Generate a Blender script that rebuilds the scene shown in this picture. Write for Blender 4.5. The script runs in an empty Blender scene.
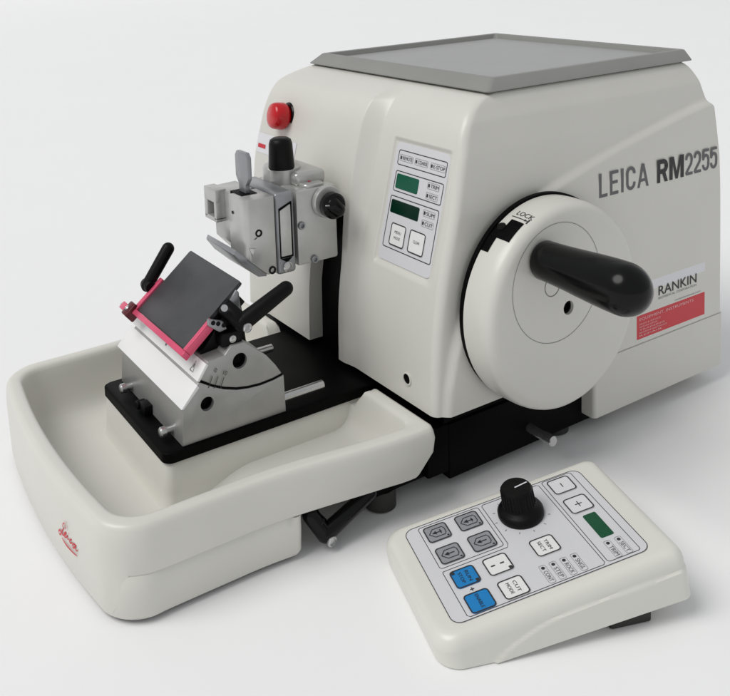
import bpy, bmesh, math, random
from mathutils import Vector, Matrix
PI = math.pi
R = math.radians
scene = bpy.context.scene
COL = scene.collection
random.seed(4)

# ------------------------------------------------------------------ materials
def material(name, base, rough=.45, metal=0., noise=.03, nscale=60, bump=0., bscale=900, spec=.5, coat=0., rvar=.06):
    m = bpy.data.materials.new(name); m.use_nodes = True
    nt = m.node_tree; N = nt.nodes; L = nt.links
    b = N['Principled BSDF']
    b.inputs['Roughness'].default_value = rough
    b.inputs['Metallic'].default_value = metal
    b.inputs['Specular IOR Level'].default_value = spec
    b.inputs['Coat Weight'].default_value = coat
    tc = N.new('ShaderNodeTexCoord')
    nz = N.new('ShaderNodeTexNoise'); nz.inputs['Scale'].default_value = nscale; nz.inputs['Detail'].default_value = 4
    L.new(tc.outputs['Object'], nz.inputs['Vector'])
    rp = N.new('ShaderNodeValToRGB')
    lo = [max(0, c * (1 - noise)) for c in base]; hi = [min(1, c * (1 + noise)) for c in base]
    rp.color_ramp.elements[0].position = .3; rp.color_ramp.elements[1].position = .7
    rp.color_ramp.elements[0].color = (*lo, 1); rp.color_ramp.elements[1].color = (*hi, 1)
    L.new(nz.outputs['Fac'], rp.inputs['Fac']); L.new(rp.outputs['Color'], b.inputs['Base Color'])
    mr = N.new('ShaderNodeMapRange'); mr.inputs['To Min'].default_value = max(.02, rough - rvar); mr.inputs['To Max'].default_value = rough + rvar
    n2 = N.new('ShaderNodeTexNoise'); n2.inputs['Scale'].default_value = nscale * .5; n2.inputs['Detail'].default_value = 6
    L.new(tc.outputs['Object'], n2.inputs['Vector']); L.new(n2.outputs['Fac'], mr.inputs['Value']); L.new(mr.outputs['Result'], b.inputs['Roughness'])
    if bump > 0:
        n3 = N.new('ShaderNodeTexNoise'); n3.inputs['Scale'].default_value = bscale; n3.inputs['Detail'].default_value = 3
        L.new(tc.outputs['Object'], n3.inputs['Vector'])
        bp = N.new('ShaderNodeBump'); bp.inputs['Strength'].default_value = bump; bp.inputs['Distance'].default_value = .0004
        L.new(n3.outputs['Fac'], bp.inputs['Height']); L.new(bp.outputs['Normal'], b.inputs['Normal'])
    return m

M_ = dict(
    white=material('cream_plastic', (.630, .620, .575), .33, noise=.02, nscale=14, bump=.05, bscale=1100),
    tray=material('cream_tray_plastic', (.655, .645, .595), .33, noise=.02, nscale=14, bump=.05, bscale=1100),
    panelwhite=material('cream_panel_plastic', (.69, .685, .635), .32, noise=.02, nscale=16, bump=.05, bscale=1100),
    grey=material('grey_rubber_tray', (.245, .245, .232), .55, noise=.03, nscale=30, bump=.12, bscale=1200),
    greyfloor=material('grey_tray_floor', (.315, .32, .315), .45, noise=.04, nscale=25, bump=.1, bscale=1500),
    black=material('black_paint', (.0012, .0012, .0014), .5, noise=.1, nscale=40, spec=.06),
    gloss=material('black_glossy_plastic', (.0022, .0022, .0025), .2, noise=.1, nscale=30, spec=.22, rvar=.03),
    matte=material('black_matte_plastic', (.002, .002, .0023), .42, noise=.1, nscale=80, spec=.16, bump=.2),
    rubber=material('dark_rubber', (.03, .03, .028), .7, noise=.1, nscale=80),
    alu=material('cast_aluminium', (.37, .37, .36), .36, .45, noise=.05, nscale=90, bump=.15, bscale=1800),
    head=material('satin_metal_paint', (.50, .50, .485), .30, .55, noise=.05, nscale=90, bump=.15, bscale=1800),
    headdark=material('dark_metal_plate', (.30, .305, .32), .30, .5, noise=.06, nscale=90, bump=.1, bscale=1800),  # darker blue-grey metal of plates, jaw and thumb key
    gleambar=material('white_painted_gleam', (.82, .82, .82), .3, noise=.01, nscale=40),  # white stands in for light gleaming off the milled chamfers
    steel=material('turned_steel', (.55, .55, .55), .25, .9, noise=.06, nscale=120),
    pad=material('slate_pressure_plate', (.052, .053, .057), .5, noise=.12, nscale=70, bump=.25, bscale=500, spec=.4),
    pink=material('anodised_red_guard', (.70, .09, .18), .27, .2, noise=.05, nscale=80),
    darkred=material('dark_red_clamp', (.10, .006, .012), .3, .2, noise=.08, nscale=80),
    red=material('red_knob_plastic', (.50, .003, .008), .2, noise=.04, nscale=60, rvar=.03),
    overlay=material('light_membrane', (.63, .63, .655), .45, noise=.01, nscale=40),
    overlay2=material('pale_membrane', (.68, .68, .70), .45, noise=.01, nscale=40),
    ink=material('black_ink', (.02, .02, .022), .6, noise=.05),
    inkgrey=material('grey_ink', (.115, .115, .12), .6, noise=.05),
    inkmid=material('mid_grey_ink', (.22, .22, .23), .6, noise=.05),
    inkred=material('red_ink', (.55, .02, .035), .5, noise=.05),
    keygrey=material('grey_membrane_key', (.27, .275, .30), .45, noise=.02),
    keyblue=material('blue_membrane_key', (.0, .19, .50), .42, noise=.03),
    keywhite=material('white_membrane_key', (.76, .76, .75), .45, noise=.01),
    green=material('green_display_window', (.0, .068, .026), .22, noise=.06),
    greenlit=material('bright_green_display_window', (.0, .085, .045), .25, noise=.06),
    greendark=material('dark_green_display_window', (.0, .02, .010), .2, noise=.06),
    sticker=material('white_sticker', (.70, .70, .73), .4, noise=.01),
    stickerred=material('red_sticker', (.56, .02, .033), .4, noise=.03),
    pinkink=material('pale_print', (.80, .45, .45), .5, noise=.02),
    table=material('white_tabletop', (.875, .875, .88), .75, noise=.004, nscale=3, spec=.2),
)

# ------------------------------------------------------------------ object helpers
def new_obj(name, me, mat, parent=None):
    o = bpy.data.objects.new(name, me); COL.objects.link(o)
    if mat is not None and not me.materials: me.materials.append(M_[mat])
    if parent is not None:
        o.parent = parent
        base = parent
        while base.parent is not None: base = base.parent
        if base is parent: o.matrix_parent_inverse = Matrix.Translation(parent.location).inverted()
    return o
def from_bm(name, bm, mat, parent=None, smooth=35):
    bmesh.ops.recalc_face_normals(bm, faces=bm.faces)
    me = bpy.data.meshes.new(name); bm.to_mesh(me); bm.free()
    if smooth:
        for p in me.polygons: p.use_smooth = True
        me.set_sharp_from_angle(angle=R(smooth))
    return new_obj(name, me, mat, parent)
def bevel(bm, w, seg=2, ang=30):
    es = [e for e in bm.edges if len(e.link_faces) == 2 and e.calc_face_angle(0) > R(ang)]
    if es and w > 0: bmesh.ops.bevel(bm, geom=es, offset=w, segments=seg, affect='EDGES', profile=.5, clamp_overlap=True)
def add_poly_prism(bm, pts3a, pts3b):
    va = [bm.verts.new(p) for p in pts3a]; vb = [bm.verts.new(p) for p in pts3b]
    n = len(va)
    bm.faces.new(va); bm.faces.new(vb[::-1])
    for i in range(n): bm.faces.new((va[i], va[(i+1) % n], vb[(i+1) % n], vb[i]))
def merge_bm(dst, src):
    me = bpy.data.meshes.new('tmp'); src.to_mesh(me); dst.from_mesh(me); bpy.data.meshes.remove(me); src.free()
def box_bm(x0, x1, y0, y1, z0, z1, bev=0., seg=2, mat4=None):
    bm = bmesh.new()
    add_poly_prism(bm, [(x0,y0,z0),(x1,y0,z0),(x1,y1,z0),(x0,y1,z0)], [(x0,y0,z1),(x1,y0,z1),(x1,y1,z1),(x0,y1,z1)])
    bmesh.ops.recalc_face_normals(bm, faces=bm.faces)
    bevel(bm, bev, seg)
    if mat4 is not None: bm.transform(mat4)
    return bm
def prism_xz(poly, y0, y1, bev=0., seg=2, mat4=None):      # outline in x,z pulled along y
    bm = bmesh.new()
    add_poly_prism(bm, [(x, y0, z) for x, z in poly], [(x, y1, z) for x, z in poly])
    bmesh.ops.recalc_face_normals(bm, faces=bm.faces)
    bevel(bm, bev, seg)
    if mat4 is not None: bm.transform(mat4)
    return bm
def frame(axis, up=(0, 0, 1)):
    w = Vector(axis).normalized(); u = Vector(up).cross(w)
    if u.length < 1e-4: u = Vector((1, 0, 0)).cross(w)
    u.normalize(); v = w.cross(u)
    return u, v, w
def lathe_bm(prof, org, axis, seg=48):                       # prof = [(radius, distance along axis)]
    u, v, w = frame(axis); o = Vector(org); bm = bmesh.new(); rings = []
    for r, d in prof:
        if r < 1e-6: rings.append([bm.verts.new(o + w * d)])
        else: rings.append([bm.verts.new(o + w*d + (u*math.cos(2*PI*k/seg) + v*math.sin(2*PI*k/seg))*r) for k in range(seg)])
    for a, b in zip(rings, rings[1:]):
        for k in range(seg):
            k2 = (k+1) % seg
            if len(a) == 1 and len(b) == 1: continue
            if len(a) == 1: bm.faces.new((a[0], b[k], b[k2]))
            elif len(b) == 1: bm.faces.new((a[k], a[k2], b[0]))
            else: bm.faces.new((a[k], a[k2], b[k2], b[k]))
    if len(rings[0]) > 1: bm.faces.new(rings[0][::-1])
    if len(rings[-1]) > 1: bm.faces.new(rings[-1])
    return bm
def cyl_bm(org, axis, r, length, ch=.0006, seg=32):
    return lathe_bm([(r-ch, 0), (r, ch), (r, length-ch), (r-ch, length)], org, axis, seg)
def tube_bm(path, radii, seg=16, caps=True):
    bm = bmesh.new(); P = [Vector(p) for p in path]; n = len(P)
    if not hasattr(radii, '__len__'): radii = [radii]*n
    rings = []; up = Vector((0.13, .21, .97))
    for i, p in enumerate(P):
        t = (P[min(i+1, n-1)] - P[max(i-1, 0)]).normalized()
        u = up.cross(t).normalized(); v = t.cross(u)
        rings.append([bm.verts.new(p + (u*math.cos(2*PI*k/seg)+v*math.sin(2*PI*k/seg))*radii[i]) for k in range(seg)])
    for a, b in zip(rings, rings[1:]):
        for k in range(seg): bm.faces.new((a[k], a[(k+1) % seg], b[(k+1) % seg], b[k]))
    bm.faces.new(rings[0][::-1]); bm.faces.new(rings[-1])
    return bm
def capsule_path(a, b, ra, rb, n=10):                        # a tapered bar with round ends
    a = Vector(a); b = Vector(b); d = (b-a).normalized(); L = (b-a).length; pts = []; rad = []
    for i in range(n+1):
        t = PI/2*(1-i/n); pts.append(a - d*ra*math.sin(t)); rad.append(max(ra*math.cos(t), 1e-4))
    for i in range(n+1):
        t = PI/2*i/n; pts.append(b + d*rb*math.sin(t)); rad.append(max(rb*math.cos(t), 1e-4))
    return pts, rad
def rrect(u0, u1, v0, v1, r, seg=6):
    out = []
    for cx, cy, a0 in ((u1-r, v1-r, 0), (u0+r, v1-r, 90), (u0+r, v0+r, 180), (u1-r, v0+r, 270)):
        for i in range(seg+1):
            a = R(a0 + 90*i/seg); out.append((cx + r*math.cos(a), cy + r*math.sin(a)))
    return out
def drill(o, cutter):                                         # a real hole through a part
    me = bpy.data.meshes.new('bore'); bmesh.ops.recalc_face_normals(cutter, faces=cutter.faces); cutter.to_mesh(me); cutter.free()
    c = bpy.data.objects.new('bore', me); COL.objects.link(c)
    md = o.modifiers.new('bore', 'BOOLEAN'); md.operation = 'DIFFERENCE'; md.solver = 'EXACT'; md.object = c
    dg = bpy.context.evaluated_depsgraph_get(); dg.update()
    new = bpy.data.meshes.new_from_object(o.evaluated_get(dg)); o.modifiers.remove(md); old = o.data; o.data = new
    new.name = old.name; bpy.data.meshes.remove(old)
    bpy.data.objects.remove(c); bpy.data.meshes.remove(me)
    for p in o.data.polygons: p.use_smooth = True
    o.data.set_sharp_from_angle(angle=R(35))
class Plane:                                                  # a flat printed face: local (a, b, height) -> world
    def __init__(s, o, a, b):
        s.o = Vector(o); s.a = Vector(a).normalized(); s.b = Vector(b).normalized(); s.n = s.a.cross(s.b)
    def __call__(s, a, b, h=0.): return s.o + s.a*a + s.b*b + s.n*h
def ring_bm(pl, u0, u1, v0, v1, r, w, h, bm=None):
    bm = bm or bmesh.new()
    A = [bm.verts.new(pl(x, y, h)) for x, y in rrect(u0, u1, v0, v1, r)]
    B = [bm.verts.new(pl(x, y, h)) for x, y in rrect(u0+w, u1-w, v0+w, v1-w, max(r-w, .0001))]
    n = len(A)
    for i in range(n): bm.faces.new((A[i], A[(i+1) % n], B[(i+1) % n], B[i]))
    return bm
def plate_bm(pl, u0, u1, v0, v1, r, h0, h1, bm=None, ch=0.0002):
    bm = bm or bmesh.new(); L = []
    for h, d in ((h0, 0), (h1-ch, 0), (h1, ch)):
        L.append([bm.verts.new(pl(x, y, h)) for x, y in rrect(u0+d, u1-d, v0+d, v1-d, max(r-d, .0001))])
    n = len(L[0])
    for a, b in zip(L, L[1:]):
        for i in range(n): bm.faces.new((a[i], a[(i+1) % n], b[(i+1) % n], b[i]))
    bm.faces.new(L[0][::-1]); bm.faces.new(L[-1])
    return bm
def disc_bm(pl, u, v, r, h, bm=None, seg=24, r_in=0.):
    bm = bm or bmesh.new()
    A = [bm.verts.new(pl(u+r*math.cos(2*PI*k/seg), v+r*math.sin(2*PI*k/seg), h)) for k in range(seg)]
    if r_in:
        B = [bm.verts.new(pl(u+r_in*math.cos(2*PI*k/seg), v+r_in*math.sin(2*PI*k/seg), h)) for k in range(seg)]
        for k in range(seg): bm.faces.new((A[k], A[(k+1) % seg], B[(k+1) % seg], B[k]))
    else: bm.faces.new(A)
    return bm
def quad_bm(pl, pts, h, bm=None):
    bm = bm or bmesh.new(); bm.faces.new([bm.verts.new(pl(x, y, h)) for x, y in pts]); return bm
def stroke_bm(fn, pts, w, bm=None, taper=True):               # inked stroke along 2-D points, fn maps to 3-D
    bm = bm or bmesh.new(); n = len(pts); prev = None
    for i, p in enumerate(pts):
        a = pts[max(i-1, 0)]; b = pts[min(i+1, n-1)]
        tx, ty = b[0]-a[0], b[1]-a[1]; l = math.hypot(tx, ty) or 1
        ww = w*(.55+.45*math.sin(PI*min(max(i/(n-1), .08), .92))) if taper else w
        q = (bm.verts.new(fn(p[0]-ty/l*ww/2, p[1]+tx/l*ww/2)), bm.verts.new(fn(p[0]+ty/l*ww/2, p[1]-tx/l*ww/2)))
        if prev: bm.faces.new((prev[0], q[0], q[1], prev[1]))
        prev = q
    return bm
def smooth_pts(pts, n=5):
    out = []
    for i in range(len(pts)-1):
        p0, p1, p2, p3 = pts[max(i-1, 0)], pts[i], pts[i+1], pts[min(i+2, len(pts)-1)]
        for k in range(n):
            t = k/n
            out.append(tuple(.5*(2*p1[j]+(p2[j]-p0[j])*t+(2*p0[j]-5*p1[j]+4*p2[j]-p3[j])*t*t+(3*p1[j]-p0[j]-3*p2[j]+p3[j])*t**3) for j in (0, 1)))
    out.append(pts[-1]); return out
def text_bm(body, fn, height, width=None, bold=0., align='LEFT', bm=None, spacing=1.0, shear=0.):
    """letters as real flat shapes; fn(x, y) puts each point on its surface; height = cap height, width = total width"""
    cu = bpy.data.curves.new('lettering', 'FONT'); cu.body = body; cu.size = 1; cu.resolution_u = 4
    cu.offset = bold; cu.space_character = spacing; cu.shear = shear
    tmp = bpy.data.objects.new('lettering', cu); COL.objects.link(tmp)
    dg = bpy.context.evaluated_depsgraph_get(); dg.update()
    me = bpy.data.meshes.new_from_object(tmp.evaluated_get(dg))
    bpy.data.objects.remove(tmp); bpy.data.curves.remove(cu)
    xs = [v.co.x for v in me.vertices]; ys = [v.co.y for v in me.vertices]
    x0, x1, y0, y1 = min(xs), max(xs), min(ys), max(ys)
    sy = height/(y1-y0); sx = width/(x1-x0) if width else sy
    off = {'LEFT': 0, 'CENTER': -(x1-x0)*sx/2, 'RIGHT': -(x1-x0)*sx}[align]
    for v in me.vertices: v.co = fn((v.co.x-x0)*sx+off, (v.co.y-y0)*sy)
    bm = bm or bmesh.new(); bm.from_mesh(me); bpy.data.meshes.remove(me)
    return bm
def flat(name, bm, mat, parent):                              # printed marks: keep their winding
    me = bpy.data.meshes.new(name); bm.to_mesh(me); bm.free()
    return new_obj(name, me, mat, parent)
def thing(name, label, cat, loc):
    o = bpy.data.objects.new(name, None); COL.objects.link(o); o.location = loc
    o.empty_display_size = .05; o['label'] = label; o['category'] = cat
    return o
def interp(x, tab):
    if x <= tab[0][0]: return tab[0][1]
    for (a, fa), (b, fb) in zip(tab, tab[1:]):
        if x <= b: return fa + (fb-fa)*(x-a)/(b-a)
    return tab[-1][1]
def catmull(x, tab):                                          # smooth version of interp
    n = len(tab)
    if x <= tab[0][0]: return tab[0][1]
    if x >= tab[-1][0]: return tab[-1][1]
    for i in range(n-1):
        a, fa = tab[i]; b, fb = tab[i+1]
        if x <= b:
            def slope(j):
                j0, j1 = max(j-1, 0), min(j+1, n-1); return (tab[j1][1]-tab[j0][1])/(tab[j1][0]-tab[j0][0])
            h = b-a; t = (x-a)/h; m0 = slope(i)*h; m1 = slope(i+1)*h
            return (2*t**3-3*t*t+1)*fa + (t**3-2*t*t+t)*m0 + (-2*t**3+3*t*t)*fb + (t**3-t*t)*m1
def sstep(a, b, x):
    t = min(max((x-a)/(b-a), 0), 1); return t*t*(3-2*t)

# ================================================================== the microtome
mic = thing('microtome', 'white laboratory microtome with black-handled handwheel, grey top tray and long front basin', 'microtome', (0, .113, 0))

# ---- housing -------------------------------------------------------
XF = [(.063,-.0775),(.11,-.0755),(.155,-.0690),(.19,-.0605),(.215,-.0540),(.24,-.0475),(.255,-.0425),(.266,-.0355),(.273,-.027),(.277,-.018),(.2792,-.008)]
XB = [(.063,.239),(.163,.238),(.203,.236),(.239,.2325),(.243,.2315),(.2455,.2285),(.252,.2262),(.265,.2225),(.273,.2180),(.277,.2145),(.2792,.2110)]
YN = [(.063,-.0195),(.20,-.0190),(.24,-.0165),(.262,-.0120),(.274,-.0070),(.2792,-.0035)]
ARC = [(.30,.2515),(.216,.245),(.181,.239),(.144,.232),(.109,.225),(.076,.217),(.046,.209),(.028,.203),(.0,.190),(-.022,.172),(-.040,.149),(-.053,.125),(-.061,.103),(-.066,.082),(-.069,.055)]
def arc_sd(x, z):
    best = 9; sgn = 1
    for (ax, az), (bx, bz) in zip(ARC, ARC[1:]):
        dx, dz = bx-ax, bz-az; t = min(max(((x-ax)*dx+(z-az)*dz)/(dx*dx+dz*dz), 0), 1)
        ex, ez = x-ax-t*dx, z-az-t*dz; d = math.hypot(ex, ez)
        if d < best: best = d; sgn = 1 if dx*ez-dz*ex > 0 else -1
    return best*sgn
DISP = (-.0045, .0585, .1525, .2420)                            # y0, y1, z0, z1 of the sunk display field
def hood(y, z):
    t = min(max((y-.0745)/.0135, 0), 1)**1.25
    return (.0025+.0095*sstep(.135, .215, z))*t*(1-sstep(.267, .2792, z))
def x_front(y, z):
    x = catmull(z, XF) + .0018 + .0012*sstep(.13, .2, z) - hood(y, z)
    if DISP[0]-.004 < y < DISP[1]+.004:
        f = sstep(DISP[0]-.0015, DISP[0]+.0015, y)*(1-sstep(DISP[1]-.0008, DISP[1]+.0012, y))*sstep(DISP[2]-.001, DISP[2]+.001, z)*(1-sstep(DISP[3]-.001, DISP[3]+.001, z))
        x += .0024*f
    return x
def build_housing():
    bm = bmesh.new()
    zl = sorted(set([round(.063+.0016*i, 5) for i in range(136)]) | {.1830, .2440, .2452})
    zl = [z for z in zl if z <= .2792 and not (abs(z-.183) < .0007 and z != .183)]
    ys = sorted(set([round(.235-.0022*i, 5) for i in range(112)] + [.095, .138]) | set(round(.074+.0011*i, 5) for i in range(15)) | set(round(DISP[1]-.002+.0008*i, 5) for i in range(6)), reverse=True)
    ys = [y for y in ys if y > -.0085 and not any(0 < abs(y-s) < .0006 for s in (.095, .138))]
    rc = .0062; NA = 8; NX = 150; rings = []
    for z in zl:
        yn = interp(z, YN); yl = .226-yn; xb = catmull(z, XB); P = []
        xfn = x_front(yn+rc, z); xfl = x_front(yl-rc, z)
        for i in range(NX+1):
            x = xfn+rc + (xb-.0045-xfn-rc)*i/NX
            d = .0042*sstep(-.0032, .0032, arc_sd(x, z))
            P.append((x, yn-d, z))
        dn = .0042*sstep(-.0032, .0032, arc_sd(xb-.01, z)); rb = .0045
        for i in range(1, NA): a = -PI/2+PI/2*i/NA; P.append((xb-rb+rb*math.cos(a), yn+rb+rb*math.sin(a)-dn*(1-i/NA), z))
        for i in range(21): P.append((xb, yn+rb+(yl-yn-2*rb)*i/20, z))
        for i in range(1, NA): a = PI/2*i/NA; P.append((xb-rb+rb*math.cos(a), yl-rb+rb*math.sin(a), z))
        for i in range(41): P.append((xb-rb+(xfl+rc-xb+rb)*i/40, yl, z))
        for i in range(1, NA): a = PI/2+PI/2*i/NA; P.append((xfl+rc+rc*math.cos(a), yl-rc+rc*math.sin(a), z))
        P.append((xfl, yl-rc, z)); k0 = len(P)
        for y in ys:
            if y < .02: y = .02+(y-.02)*(.02-yn-rc)/(.02-ys[-1])*.985
            elif y > .205: y = .205+(y-.205)*(yl-rc-.205)/(ys[0]-.205)*.985
            P.append((x_front(y, z), y, z))
        P.append((xfn, yn+rc, z))
        for i in range(1, NA): a = PI+PI/2*i/NA; P.append((xfn+rc+rc*math.cos(a), yn+rc+rc*math.sin(a), z))
        rings.append([bm.verts.new(p) for p in P])
    n = len(rings[0]); i138 = k0+ys.index(.138); i099 = k0+ys.index(.095)
    for a, b in zip(rings, rings[1:]):
        ztop = b[0].co.z
        for i in range(n):
            if i138 <= i < i099 and ztop <= .18301: continue
            bm.faces.new((a[i], a[(i+1) % n], b[(i+1) % n], b[i]))
    bm.faces.new(rings[-1])
    # returns of the slide slot and of the lower lip
    js = zl.index(.183)
    for col, xin in ((i138, .0135), (i099, .0135)):
        inner = [bm.verts.new((rings[j][col].co.x+xin, rings[j][col].co.y, rings[j][col].co.z)) for j in range(js+1)]
        for j in range(js): bm.faces.new((rings[j][col], rings[j+1][col], inner[j+1], inner[j]))
    top_in = [bm.verts.new((rings[js][i].co.x+.0135, rings[js][i].co.y, .183)) for i in range(i138, i099+1)]
    for k, i in enumerate(range(i138, i099)): bm.faces.new((rings[js][i], rings[js][i+1], top_in[k+1], top_in[k]))
    low = [bm.verts.new((v.co.x*.985+.001, .113+(v.co.y-.113)*.975, .0632)) for v in rings[0]]
    for i in range(n):
        if i138 <= i < i099: continue
        bm.faces.new((rings[0][(i+1) % n], rings[0][i], low[i], low[(i+1) % n]))
    return from_bm('housing', bm, 'white', mic, 75)
housing = build_housing()

# lower rear skirt panel of the housing
def build_skirt():
    bm = bmesh.new(); rings = []
    for d, z in ((.0012, .0145), (0, .0157), (0, .0615), (.0012, .0626)):
        rings.append([bm.verts.new((x, y, z)) for x, y in rrect(.0785+d, .2395-d, -.0232+d, .2492-d, .0030)])
    n = len(rings[0])
    for a, b in zip(rings, rings[1:]):
        for i in range(n): bm.faces.new((a[i], a[(i+1) % n], b[(i+1) % n], b[i]))
    bm.faces.new(rings[0][::-1]); bm.faces.new(rings[-1])
    return from_bm('skirt_panel', bm, 'white', mic, 40)
build_skirt()
from_bm('slide_recess', prism_xz([(-.0655,.050),(-.0640,.112),(-.0575,.156),(-.0460,.210),(-.030,.210),(-.030,.050)], .0905, .143), 'black', mic, 0)

# small bore in the front of the housing
po = Plane((-.0764, .0115, .0798), (0, -1, 0), (.02, 0, 1))
bm = disc_bm(po, 0, 0, .0047, -.0006, seg=32, r_in=.0036)
bore = from_bm('front_bore', lathe_bm([(.0047, -.001), (.0047, .0008), (.0037, .0009), (.0036, -.004)], (-.0752, .0115, .0798), (-1, 0, .03), 28), 'white', mic)
bm.free()
from_bm('bore_hole', cyl_bm((-.0735, .0115, .0798), (-1, 0, .03), .0036, .0021, .0001, 28), 'black', bore)

# ---- grey tray on top
def build_top_tray():
    bm = bmesh.new(); rings = []; L, W = .2176, .2237
    for d, z, r in ((-.001,.2796,.003),(-.0062,.2800,.0035),(-.0064,.2808,.0035),(-.0005,.2886,.003),(.0006,.2890,.003),(.0036,.2890,.0025),(.0046,.2886,.0025),(.0062,.2846,.004),(.0075,.2840,.004)):
        s4 = -.0042 if d < -.004 else 0                       # the rim leans forward a little more than back
        rings.append([bm.verts.new((x+s4, y, z)) for x, y in rrect(d, L-d, d, W-d, r)])
    n = len(rings[0])
    for a, b in zip(rings, rings[1:]):
        for i in range(n): bm.faces.new((a[i], a[(i+1) % n], b[(i+1) % n], b[i]))
    bm.faces.new(rings[0][::-1])
    f = bm.faces.new(rings[-1])
    o = from_bm('top_tray', bm, 'grey', mic, 40)
    return o
tt = build_top_tray()
pt = Plane((0, 0, .284), (1, 0, 0), (0, 1, 0))
from_bm('tray_mat', plate_bm(pt, .0078, .2098, .0078, .2159, .004, .0002, .0006), 'greyfloor', tt)
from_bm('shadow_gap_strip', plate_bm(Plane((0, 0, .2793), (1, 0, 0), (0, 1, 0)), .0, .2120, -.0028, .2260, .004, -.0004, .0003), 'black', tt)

# ---- black base, feet, locking lever, pin
bmb = box_bm(-.0760, .110, -.0100, .236, .0140, .0495, .0012)
merge_bm(bmb, box_bm(-.124, -.0755, -.0060, .232, .0140, .0292, .0012))
merge_bm(bmb, box_bm(-.0600, .110, -.0090, .235, .0490, .0624, .0008))
merge_bm(bmb, box_bm(-.057, .110, -.0106, .2366, .0080, .0490, .0008))
base = from_bm('base', bmb, 'black', mic)
for x, y in ((-.108, .004), (-.108, .222), (.063, .004), (.063, .222), (.215, .010), (.215, .216), (-.272, .03), (-.272, .196)):
    h = .0142 if x < .2 and x > -.2 else (.0150 if x > 0 else .0045)
    from_bm('rubber_foot', lathe_bm([(.0095, 0), (.0113, .0012), (.0113, h-.002), (.0105, h)] if h > .01 else [(.0095, 0), (.0105, .001), (.0105, h)], (x, y, 0), (0, 0, 1), 28), 'rubber', base)
lv = lathe_bm([(.0045, 0), (.0054, .001), (.0054, .010), (.0042, .0112)], (-.1700, -.004, .0205), (.28, -1, -.42), 24)
p, r = capsule_path((-.1650, -.0140, .0110), (-.1290, -.0140, .0262), .0056, .0048); merge_bm(lv, tube_bm(p, r, 18))
p, r = capsule_path((-.1720, -.0080, .0235), (-.1650, -.0140, .0105), .0056, .0056); merge_bm(lv, tube_bm(p, r, 18))
lever = from_bm('clamp_lever', lv, 'gloss', base, 50)
from_bm('screw', lathe_bm([(.0036, 0), (.0036, .0012), (.0024, .0018), (.0022, .0008), (0, .0008)], (-.1635, -.0186, .0080), (.1, -1, -.1), 20), 'steel', lever)
from_bm('locking_pin', lathe_bm([(.0034, 0), (.0034, .016), (.0040, .0162), (.0040, .0236), (.0034, .0242), (0, .0242)], (.0215, -.0105, .0215), (0, -1, 0), 24), 'steel', base)

# ---- handwheel
WX, WZ = .0185, .130
WP = [(.0735, -.0268), (.0748, -.0274), (.0751, -.034), (.0748, -.042), (.0741, -.0462), (.0730, -.0490), (.0712, -.0510), (.0685, -.0522), (.0650, -.0526), (.030, -.0527), (0, -.0527)]
wheel = from_bm('handwheel', lathe_bm([(r, -y) for r, y in WP], (WX, 0, WZ), (0, -1, 0), 128), 'white', mic, 40)
from_bm('shadow_gap_ring', lathe_bm([(.0752, 0), (.0752, .0033), (.0740, .0034)], (WX+.0004, -.0236, WZ+.0012), (0, -1, 0), 96), 'black', wheel)  # black ring painted in for the shadow gap behind the wheel
pw = Plane((WX, -.0527, WZ), (1, 0, 0), (0, 0, 1))
bm = disc_bm(pw, .0070-WX, .1512-WZ, .0424, .00025, seg=96, r_in=.0421)
disc_bm(pw, .0020-WX, .1497-WZ, .0072, .00025, bm, 48, .0067)
flat('disc_seam', bm, 'inkgrey', wheel)
drill(wheel, lathe_bm([(.0050, 0), (.0050, .0220)], (WX-.0005, -.0600, WZ+.0005), (0, 1, 0), 40))
from_bm('hub_hole_shade', lathe_bm([(.0051, 0), (.0051, .0020), (.0032, .0022), (.0030, .0006), (0, .0006)], (WX-.0005, -.0482, WZ+.0005), (0, -1, 0), 32), 'black', wheel)  # black cup set inside the hub hole to paint its shade
hp = [(.0112, 0), (.0128, .0012), (.0136, .0030)]
for i in range(1, 9): hp.append((.0136+.0032*sstep(0, 1, i/8), .003+.064*i/8))
for i in range(1, 11): hp.append((.0168*math.cos(PI/2*i/10), .067+.0172*math.sin(PI/2*i/10)))
hp[-1] = (0, hp[-1][1])
from_bm('handle', lathe_bm(hp, (-.0080, -.0530, .1715), (0, -1, 0), 48), 'gloss', wheel, 40)
def wr(y): return interp(-y, [(-b, a) for a, b in WP[1:]][::1]) if False else interp(-y, [(-yy, rr) for rr, yy in WP[1:7]])
def on_wheel(y, ang, lift): r = wr(y)+lift; return (WX+r*math.cos(R(ang)), y, WZ+r*math.sin(R(ang)))
bm = bmesh.new()
def wheel_patch(bm, y0, y1, a0, a1, lift=.0003, ny=6, na=10):
    g = [[bm.verts.new(on_wheel(y0+(y1-y0)*i/ny, a0+(a1-a0)*j/na, lift)) for j in range(na+1)] for i in range(ny+1)]
    for i in range(ny):
        for j in range(na): bm.faces.new((g[i][j], g[i+1][j], g[i+1][j+1], g[i][j+1]))
wheel_patch(bm, -.0274, -.0345, 123.5, 140.5); wheel_patch(bm, -.0345, -.0455, 118.0, 131.5)
notch = flat('lock_notch', bm, 'black', wheel)
kn = lathe_bm([(.0034, 0), (.0034, .0015), (.0026, .0023), (0, .0025)], on_wheel(-.0318, 124.5, -.0008), (math.cos(R(124.5)), 0, math.sin(R(124.5))), 24)
from_bm('lock_pin', kn, 'gloss', notch)
lw = lambda x, y: Vector(on_wheel(-.0335-x, 114.0-y/.0735*57.3, .0003))
bm = text_bm('LOCK', lw, .0042, .0140, .004)
for a, b in (((-.0015, -.0022), (.0118, -.0022)),): stroke_bm(lw, [a, ((a[0]+b[0])/2, a[1]), b], .0007, bm, False)
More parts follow.
